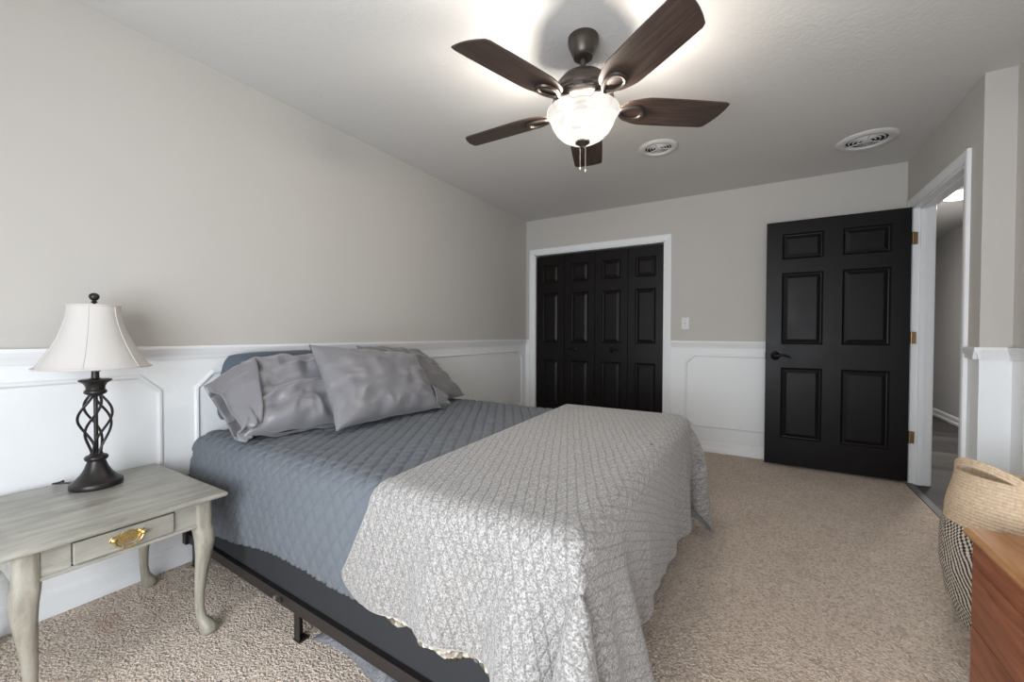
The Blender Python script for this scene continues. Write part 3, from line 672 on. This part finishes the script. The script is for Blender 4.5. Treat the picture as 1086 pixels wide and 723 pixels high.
def rail(yfn, sg):
    w = MB(); a, b = BX0-.01, BX1
    for z0, z1, o0, o1 in ((.108, .150, 0, .006), (.142, .148, .006, .04)):
        vs = [(a, yfn(a)+sg*o0, z0), (b, yfn(b)+sg*o0, z0), (b, yfn(b)+sg*o1, z0), (a, yfn(a)+sg*o1, z0), (a, yfn(a)+sg*o0, z1), (b, yfn(b)+sg*o0, z1), (b, yfn(b)+sg*o1, z1), (a, yfn(a)+sg*o1, z1)]
        w.add(vs, [(0, 3, 2, 1), (4, 5, 6, 7), (0, 1, 5, 4), (1, 2, 6, 5), (2, 3, 7, 6), (3, 0, 4, 7)])
    return w.build('side_rail', 'rail', bed, bevel=.0015)
r1_ = rail(near, 1); r2_ = rail(lambda x: BFAR+.02, -1)
w = MB(); bx = .845; by = near(bx)
w.tube([(bx, by, .128), (bx, by-.010, .128), (bx, by-.013, .128)], [.009, .009, .004], 12); w.build('bolt', 'bolt', r1_, smooth=True)
w = MB(); w.tube([(bx+.03, by, .128), (bx+.03, by-.007, .128)], .011, 6); w.build('bolt', 'rail', r1_)
for lx in (.075, .945, 1.88):
    for ly, sg in ((near(lx)+.008, 1), (BFAR+.012, -1)):
        w = MB(); w.box((lx, min(ly, ly+sg*.004), 0), (lx+.032, max(ly, ly+sg*.004), .142)); w.box((lx, min(ly, ly+sg*.032), 0), (lx+.004, max(ly, ly+sg*.032), .142)); w.box((lx-.004, min(ly-sg*.002, ly+sg*.036), 0), (lx+.036, max(ly-sg*.002, ly+sg*.036), .006))
        w.build('leg', 'rail', bed, bevel=.001)
for lx in (.09, 1.0, 1.9): MB().box((lx, near(lx)+.02, .120), (lx+.032, BFAR, .142)).build('cross_slat', 'rail', bed, bevel=.002)
w = MB(); w.box((.012, near(0)-.01, .10), (.05, near(0)+.05, .185)); w.box((.03, near(0)-.012, .115), (.052, near(0)-.006, .165)); w.build('headboard_bracket', 'rail', bed, bevel=.002)
# grey bag on the carpet below the bed
w = MB()
def bagf(a, b):
    x = 1.0+.62*a; y = .885+.40*b+.02*math.sin(7*a); e = (1-(2*a-1)**6)*(1-(2*b-1)**6)
    return (x, y, .004+e*(.045+.035*noise.noise(Vector((x*9, y*9, 1)))+.014*noise.noise(Vector((x*30, y*30, 3)))))
w.grid(50, 34, bagf); tag(w.build('storage_bag', 'bag', smooth=True, ang=0, solid=.003), 'crumpled grey plastic bag on the carpet under the bed frame', 'bag')
# ------------------------------------------------------------------ quilt
def quilt():
    X0, X1 = .115, 2.005; NY, FY_ = .866, 2.440; TOP = .634; rc = .085
    nu, nl = 330, 400
    hemn = lambda x: .232+.05*sstep(.2, .9, x)+.006*math.sin(9*x)
    vs = []; uv = []
    for i in range(nu):
        x = X0+(X1-X0)*i/(nu-1); hz = hemn(x)
        sh_ = .035*sstep(.3, 0, x)
        Ls = TOP-rc-hz; La = rc*PI/2; Lt = FY_-NY-2*rc; Lf = TOP-rc-.25
        tot = Ls+La+Lt+La+Lf
        for j in range(nl):
            l = tot*j/(nl-1)
            if l < Ls: z = hz+l; t = 1-l/Ls; y = NY-.014*math.sin(PI*min(1, t*.9))-(.010+.012*x)*t; n = (-1, 0)
            elif l < Ls+La: a = (l-Ls)/rc; y = NY+rc-rc*math.cos(a); z = TOP-rc+rc*math.sin(a); n = (-math.cos(a), math.sin(a))
            elif l < Ls+La+Lt: y = NY+rc+l-Ls-La; z = TOP+.014*math.sin(PI*(y-NY)/(FY_-NY)); n = (0, 1)
            elif l < Ls+2*La+Lt: a = (l-Ls-La-Lt)/rc; y = FY_-rc+rc*math.sin(a); z = TOP-rc+rc*math.cos(a); n = (math.sin(a), math.cos(a))
            else: y = FY_; z = TOP-rc-(l-Ls-2*La-Lt); n = (1, 0)
            lc_ = l-Ls                           # cloth coordinate measured from the near shoulder
            wob = .004*noise.noise(Vector((x*6, lc_*6, 0)))
            a_ = (x+wob+lc_*.62)/.060; b_ = (x-wob-lc_*.62)/.060
            ga = abs((a_ % 1)-.5)*2; gb = abs((b_ % 1)-.5)*2      # 1 at seams
            puff = (1-ga**7)*(1-gb**7)
            dsp = .0105*puff-.008+.006*noise.noise(Vector((x*5, lc_*5, 7)))+.0035*noise.noise(Vector((x*14, lc_*14, 9)))
            xx = x+(.018*noise.noise(Vector((0, lc_*4, 2))) if i == 0 else 0)
            sag = -.05*sstep(.25, .0, x-X0)*(1 if l < Ls else 0)*(1-l/Ls if l < Ls else 0)
            vs.append((xx-.03*sstep(.3, 0, x)*0, y+n[0]*dsp, z+n[1]*dsp+sag*.0)); uv.append((x, lc_))
    fs = [(i*nl+j, (i+1)*nl+j, (i+1)*nl+j+1, i*nl+j+1) for i in range(nu-1) for j in range(nl-1)]
    w = MB().add(vs, fs); w.uv = uv
    return w
tag(quilt().build('quilt', 'slate', smooth=True, ang=0, solid=.008), 'slate blue diamond-stitched quilt spread over the mattress', 'quilt')
# ------------------------------------------------------------------ knitted throw: a small cloth solver drapes it over the foot of the bed
def drape():
    nu, nv = 46, 78
    ys = np.linspace(.510, 2.70, nv)
    x0 = np.interp(ys, [.510, .530, .565, .60, .70, .80, .90, 1.05, 1.5, 2.36, 2.80], [1.325, 1.275, 1.245, 1.265, 1.325, 1.385, 1.405, 1.392, 1.375, 1.33, 1.33])
    x1 = np.full(nv, 2.495)-.02*np.cos(ys*5)+.10*np.clip((ys-2.05)/.5, 0, 1)**2
    uu = np.linspace(0, 1, nu)[:, None]
    L = np.stack([x0[None]+(x1-x0)[None]*uu, np.repeat(ys[None], nu, 0), np.zeros((nu, nv))], -1)
    P = L.copy(); P[..., 2] = .70
    # pre-bend so that it starts near its place
    BXE, BY0, BY1, BT, RC = 2.058, .820, 2.460, .660, .055
    ox = np.clip(L[..., 0]-BXE, 0, None); on_ = np.clip(BY0-L[..., 1], 0, None); of = np.clip(L[..., 1]-BY1, 0, None)
    hang = np.sqrt(ox**2+on_**2+of**2)
    P[..., 0] = np.minimum(L[..., 0], BXE)+.10*ox+.012*(hang > 0); P[..., 1] = np.clip(L[..., 1], BY0, BY1)-.10*on_+.10*of
    P[..., 2] = BT+.006-hang*.985
    P[..., 2] = np.maximum(P[..., 2], .04)
    cons = []
    for di, dj, k in ((1, 0, 1.), (0, 1, 1.), (1, 1, .6), (1, -1, .6), (2, 0, .35), (0, 2, .35), (3, 0, .12), (0, 3, .12)):
        I, J = np.meshgrid(np.arange(nu-di), np.arange(max(0, -dj), nv-max(0, dj)), indexing='ij'); I = I.ravel(); J = J.ravel()
        a = I*nv+J; b = (I+di)*nv+J+dj
        key = (I//di) % 2 if di else (J//dj) % 2
        for c in (0, 1):
            s_ = key == c; aa, bb = a[s_], b[s_]
            r0 = np.linalg.norm(L.reshape(-1, 3)[aa]-L.reshape(-1, 3)[bb], axis=1); cons.append((aa, bb, r0, k))
    X = P.reshape(-1, 3).copy(); V = np.zeros_like(X); dt = .009
    c0 = np.array([BXE-3.0, BY0, -3.0]); c1 = np.array([BXE, BY1, BT])
    for step in range(330):
        V[:, 2] -= 6.0*dt; V *= .98
        Q = X+V*dt
        for it in range(7):
            for aa, bb, r0, k in cons:
                d = Q[bb]-Q[aa]; ln = np.sqrt((d*d).sum(1))+1e-9
                cor = d*(k*.5*(ln-r0)/ln)[:, None]; Q[aa] += cor; Q[bb] -= cor
        # rounded bed box
        inn = np.clip(Q, c0+RC, c1-RC); d = Q-inn; dist = np.sqrt((d*d).sum(1))
        out = dist < RC
        deep = out & (dist < 1e-6)
        sh_ = out & ~deep
        Q[sh_] = inn[sh_]+d[sh_]/dist[sh_][:, None]*RC
        Q[deep, 2] = BT
        Q[sh_] = X[sh_]+(Q[sh_]-X[sh_])  # contact
        con = dist < RC+.004
        tang = Q-X; top = con & (inn[:, 2] > BT-RC-.01)
        Q[top, :2] = X[top, :2]+tang[top, :2]*.05
        fl = Q[:, 2] < .012; Q[fl, 2] = .012; Q[fl, :2] = X[fl, :2]+(Q[fl, :2]-X[fl, :2])*.3
        V = (Q-X)/dt; V[top] *= .3; X = Q
    X = X.reshape(nu, nv, 3)
    def up(A, k):                                 # Catmull-Rom refinement along axis 0
        n = A.shape[0]; t = np.linspace(0, n-1, (n-1)*k+1); i = np.minimum(t.astype(int), n-2); q = (t-i).reshape(-1, *([1]*(A.ndim-1)))
        p0, p1, p2, p3 = A[np.maximum(i-1, 0)], A[i], A[i+1], A[np.minimum(i+2, n-1)]
        return .5*(2*p1+(p2-p0)*q+(2*p0-5*p1+4*p2-p3)*q*q+(3*p1-p0-3*p2+p3)*q**3)
    k = 3
    G = up(np.swapaxes(up(X, k), 0, 1), k); G = np.swapaxes(G, 0, 1)
    UVs = up(np.swapaxes(up(L[..., :2], k), 0, 1), k); UVs = np.swapaxes(UVs, 0, 1)
    return G, UVs, X
G, UVs, XC = drape()
nu, nv = G.shape[:2]
w = MB().add(G.reshape(-1, 3).tolist(), [(i*nv+j, (i+1)*nv+j, (i+1)*nv+j+1, i*nv+j+1) for i in range(nu-1) for j in range(nv-1)])
w.uv = UVs.reshape(-1, 2)
bl = tag(w.build('throw_blanket', 'blanket', smooth=True, ang=0), 'pale grey knitted throw draped over the foot of the bed', 'blanket')
md = bl.modifiers.new('thick', 'SOLIDIFY'); md.thickness = .012; md.offset = 0
edge = [Vector(p) for p in G[0, ::2]]+[Vector(p) for p in G[::2, -1]]+[Vector(p) for p in G[::-2, 0][:0]]
def rope(pts, rr, name, mk, par): MB().tube(pts, rr, 6).build(name, mk, par, smooth=True)
rope([Vector(p) for p in G[::-2, 0]]+[Vector(p) for p in G[0, 1::2]]+[Vector(p) for p in G[1::2, -1]]+[Vector(p) for p in G[-1, ::-2]][1:], .0062, 'edge_binding', 'binding', bl)
# lining peeping out below the near hem
hem = [Vector(p) for p in G[2:int(nu*.62), 1]]
w = MB(); n = len(hem)
def lin(a, b):
    k = a*(n-1); i = min(int(k), n-2); p = hem[i].lerp(hem[i+1], k-i); e = min(1, 6*a*(1-a)+.0)
    return (p.x, p.y+.008+.004*b, p.z+.02-(.062*e+.008*math.sin(40*a))*b)
w.grid(n, 8, lin); w.build('lining', 'lining', bl, smooth=True, ang=0, solid=.006)
# ------------------------------------------------------------------ pillows
def pillow(name, label, corners, thick, mk, seed, wr=.010, front=(1, -.2, .5), pinch=.05, rnd=0.0, group=None, ruffle=None, pw=2.6, sag=0.0):
    """corners: bottom-left, bottom-right, top-right, top-left as seen from the foot of the bed"""
    bl_, br_, tr_, tl_ = [Vector(c) for c in corners]
    nrm = (br_-bl_).cross(tl_-bl_).normalized()
    if nrm.dot(Vector(front)) < 0: nrm = -nrm
    cen = (bl_+br_+tr_+tl_)/4; nu, nv = 76, 60; w = MB()
    wd = ((br_-bl_).length+(tr_-tl_).length)/2; hd = ((tl_-bl_).length+(tr_-br_).length)/2
    def fn(side):
        def g(a, b):
            uu, vv = 2*a-1, 2*b-1
            pu = uu*(1-pinch*(1-vv*vv)*abs(uu)**3); pv = vv*(1-pinch*1.3*(1-uu*uu)*abs(vv)**3)
            pu, pv = pu*math.sqrt(1-rnd*pv**4), pv*math.sqrt(1-rnd*pu**4)
            A, B = (pu+1)/2, (pv+1)/2
            p = bl_.lerp(br_, A).lerp(tl_.lerp(tr_, A), B)
            e = max(0, (1-abs(uu)**pw))*max(0, (1-abs(vv)**pw))
            h = thick*.5*e**.55*(1-sag*vv)
            q = Vector((uu*wd*5, vv*hd*5, seed+side*3.7))
            edgef = max(abs(uu), abs(vv))
            # creases run in from the edges and corners
            fan = math.atan2(vv, uu)
            rid = 1-abs(noise.noise(Vector((uu*2.2+.8*noise.noise(q*.5), vv*2.2, seed))))*2
            rid2 = 1-abs(noise.noise(Vector((fan*3.1, edgef*1.2, seed+11))))*2
            k = wr*(.9*(rid-.6)*(e+.15)+1.2*(rid2-.55)*edgef**2*(e**.3)+.5*noise.noise(q*1.3))
            if side < 0: k *= .5
            p = p+nrm*(side*h+k)
            # wavy seam
            p = p+nrm*(.010*noise.noise(Vector((uu*3, vv*3, seed+5)))*edgef**4)
            return tuple(p)
        return g
    w.grid(nu, nv, fn(1)); w.grid(nu, nv, fn(-1))
    # weld the two shells along the seam
    o = w.build(name, mk, None, smooth=True, ang=0)
    me = o.data; bm = bmesh.new(); bm.from_mesh(me); bmesh.ops.remove_doubles(bm, verts=bm.verts, dist=.0012); bmesh.ops.recalc_face_normals(bm, faces=bm.faces)
    for f_ in bm.faces: f_.smooth = True
    bm.to_mesh(me); bm.free()
    md = o.modifiers.new('sub', 'SUBSURF'); md.levels = 1; md.render_levels = 1
    tag(o, label, 'pillow', group)
    return o, nrm
pillow('sham_pillow', 'slate blue sham pillow behind the rumpled grey pillow nearest the lamp', [(.100, .965, .665), (.100, 1.63, .665), (.075, 1.60, 1.015), (.075, 1.02, 1.010)], .13, 'slate_plain', 3.1, .004, pinch=.0, pw=7, rnd=.16)
pillow('sham_pillow', 'slate blue sham pillow mostly hidden behind the two right-hand grey pillows', [(.100, 1.70, .665), (.100, 2.36, .665), (.075, 2.235, 1.005), (.075, 1.74, 1.015)], .13, 'slate_plain', 5.7, .004, pinch=.0, pw=7, rnd=.16)
pb, nb = pillow('pillow', 'rumpled grey satin pillow with loose open end, nearest the lamp', [(.53, .885, .672), (.66, 1.46, .672), (.26, 1.50, .985), (.22, 1.03, .975)], .205, 'satin', 12.4, .036, pinch=.0, pw=3.2, sag=.1)
pillow('pillow', 'darker grey satin pillow furthest right on the bed, partly hidden', [(.62, 1.62, .668), (.575, 2.345, .668), (.27, 2.215, .985), (.27, 1.66, 1.035)], .165, 'satin_dark', 21.9, .018, pinch=.03)
pc_, nc = pillow('pillow', 'smooth grey satin pillow leaning in front of the others', [(.76, 1.165, .672), (.775, 1.86, .672), (.50, 1.93, .975), (.445, 1.235, 1.052)], .19, 'satin', 33.3, .015, pinch=.06)
# loose open ends of the pillowcases
def case_end(par, pts_in, pts_out, seed, amp, mk='satin'):
    """ruffled cloth tube from ring pts_in to ring pts_out"""
    n = 60; w = MB()
    ri = smooth_path(pts_in+[pts_in[0]], 12); ro = smooth_path(pts_out+[pts_out[0]], 12)
    def samp(rg, t): k = t*(len(rg)-1); i = min(int(k), len(rg)-2); return rg[i].lerp(rg[i+1], k-i)
    def g(a, b):
        p = samp(ri, b).lerp(samp(ro, b), a)
        c = samp(ro, 0).lerp(samp(ro, .5), .5)
        d = (p-c); d = d.normalized() if d.length > 1e-6 else Vector((1, 0, 0))
        return tuple(p+d*amp*a*(math.sin(b*2*PI*7+seed)*.3+noise.noise(Vector((b*14, a*2, seed)))*1.2)+d*amp*.9*math.sin(PI*a)*(noise.noise(Vector((b*9, a*3, seed+4)))+.5*noise.noise(Vector((b*24, a*5, seed+8)))))
    w.grid(14, 110, g, closed_v=True); w.build('pillowcase_hem', mk, par, smooth=True, ang=0, solid=.0025)
case_end(pb, [(.546, .954, .672), (.534, .966, .795), (.354, 1.038, .960), (.225, 1.084, .980), (.254, 1.064, .842), (.430, .992, .676)],
         [(.52, .868, .668), (.53, .875, .725), (.39, .872, .825), (.26, .862, .868), (.25, .895, .80), (.37, .90, .71), (.45, .885, .668)], 2.0, .034)
case_end(pc_, [(.74, 1.80, .672), (.79, 1.80, .72), (.72, 1.84, .80), (.64, 1.84, .80), (.64, 1.82, .70)],
         [(.72, 1.96, .665), (.76, 1.955, .685), (.715, 1.955, .745), (.66, 1.95, .745), (.66, 1.95, .672)], 5.0, .008)
# ------------------------------------------------------------------ cedar chest
CX0, CX1, CY0, CY1, CZ = 2.954, 3.432, .74, 1.835, .500
ch = thing('cedar_chest', 'reddish cedar chest with honey coloured lid at the right edge', 'chest', ((CX0+CX1)/2, (CY0+CY1)/2, 0))
w = MB(); nseg = 40
edgex = [CX0-.016+.004*noise.noise(Vector((0, k*.35, 4))) for k in range(nseg+1)]
vs = []; fs = []
for k in range(nseg+1):
    y = CY0-.02+(CY1+.018-CY0+.02)*k/nseg
    for dx, z in ((.012, CZ-.026), (.001, CZ-.020), (0, CZ-.012), (.005, CZ-.003), (.013, CZ)): vs.append((edgex[k]+dx, y, z))
    vs.append((CX1+.004, y, CZ)); vs.append((CX1+.004, y, CZ-.026))
for k in range(nseg):
    for j in range(7): fs.append((k*7+j, k*7+(j+1) % 7, (k+1)*7+(j+1) % 7, (k+1)*7+j))
fs += [tuple(range(7)), tuple(nseg*7+j for j in range(7))]
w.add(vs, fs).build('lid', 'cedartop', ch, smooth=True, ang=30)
zc = [.012, .205, .395, CZ-.027]
for k in range(3):
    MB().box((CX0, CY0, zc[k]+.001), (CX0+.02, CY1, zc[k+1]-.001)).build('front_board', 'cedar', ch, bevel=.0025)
MB().box((CX1-.02, CY0, .012), (CX1, CY1, CZ-.027)).build('rear_board', 'cedar', ch, bevel=.002)
MB().box((CX0+.02, CY0, .012), (CX1-.02, CY0+.02, CZ-.027)).build('side_board', 'cedar', ch, bevel=.002)
MB().box((CX0+.02, CY1-.02, .012), (CX1-.02, CY1, CZ-.027)).build('side_board', 'cedar', ch, bevel=.002)
MB().box((CX0+.02, CY0+.02, .02), (CX1-.02, CY1-.02, .035)).build('bottom_board', 'cedar', ch)
MB().box((CX0+.006, CY0+.01, 0), (CX1-.006, CY1-.01, .014)).build('plinth', 'cedar', ch, bevel=.002)
# ------------------------------------------------------------------ basket
QX, QY = 3.228, 2.235
bk = thing('woven_basket', 'tall woven rope basket, jute above and black-and-cream below, behind chest', 'basket', (QX, QY, 0))
TOPZ, MIDZ = .572, .390
def bprof(z):
    pts = [(0, .168), (.03, .185), (.12, .212), (.24, .228), (.33, .228), (.42, .216), (.58, .190)]
    for (a, ra), (b, rb) in zip(pts, pts[1:]):
        if a <= z <= b: t = (z-a)/(b-a); t = t*t*(3-2*t); return ra+(rb-ra)*t
    return pts[-1][1]
def rimz(a):                                   # the soft rim dips towards the wall behind
    return .022*math.cos(a-R(-135))
def coil(z0, z1, a_sec=72):
    nrow = max(1, round((z1-z0)/.0105)); w = MB(); prof = []
    for i in range(nrow):
        for q in (0, .25, .5, .75):
            z = z0+(z1-z0)*(i+q)/nrow; prof.append((z, bprof(z)+.0032*math.sin(PI*q)))
    prof.append((z1, bprof(z1)))
    inner = [(z, rr-.011) for z, rr in reversed(prof[::4])]
    allp = prof+inner
    vs = []; fs = []
    for z, rr in allp:
        for k in range(a_sec):
            a = 2*PI*k/a_sec; wobble = 1+.012*math.sin(3*a+1)
            vs.append((QX+rr*wobble*math.cos(a), QY+rr*wobble*math.sin(a), z+rimz(a)*sstep(.25, .56, z)))
    n = len(allp)
    for i in range(n):
        i2 = (i+1) % n
        for k in range(a_sec): fs.append((i*a_sec+k, i*a_sec+(k+1) % a_sec, i2*a_sec+(k+1) % a_sec, i2*a_sec+k))
    return w.add(vs, fs)
coil(.004, MIDZ).build('patterned_body', 'rope2', bk, smooth=True, ang=0)
coil(MIDZ, TOPZ).build('jute_band', 'jute', bk, smooth=True, ang=0)
MB().lathe((QX, QY, 0), [(.001, .002), (.168, .002), (.168, .012), (.001, .012)], 48, False).build('bottom', 'rope2', bk)
for a0 in (R(202), R(22)):
    pts = []
    for k in range(25):
        t = k/24; a = a0+R(-44)+R(88)*t; rr = bprof(TOPZ)-.004; pts.append((QX+rr*math.cos(a), QY+rr*math.sin(a), TOPZ-.006+rimz(a)+.048*math.sin(PI*t)**.6))
    w = MB()
    for dz in (-.010, 0, .010): w.tube([(x, y, z+dz) for x, y, z in pts], .0062, 8)
    w.build('handle', 'jute', bk, smooth=True)
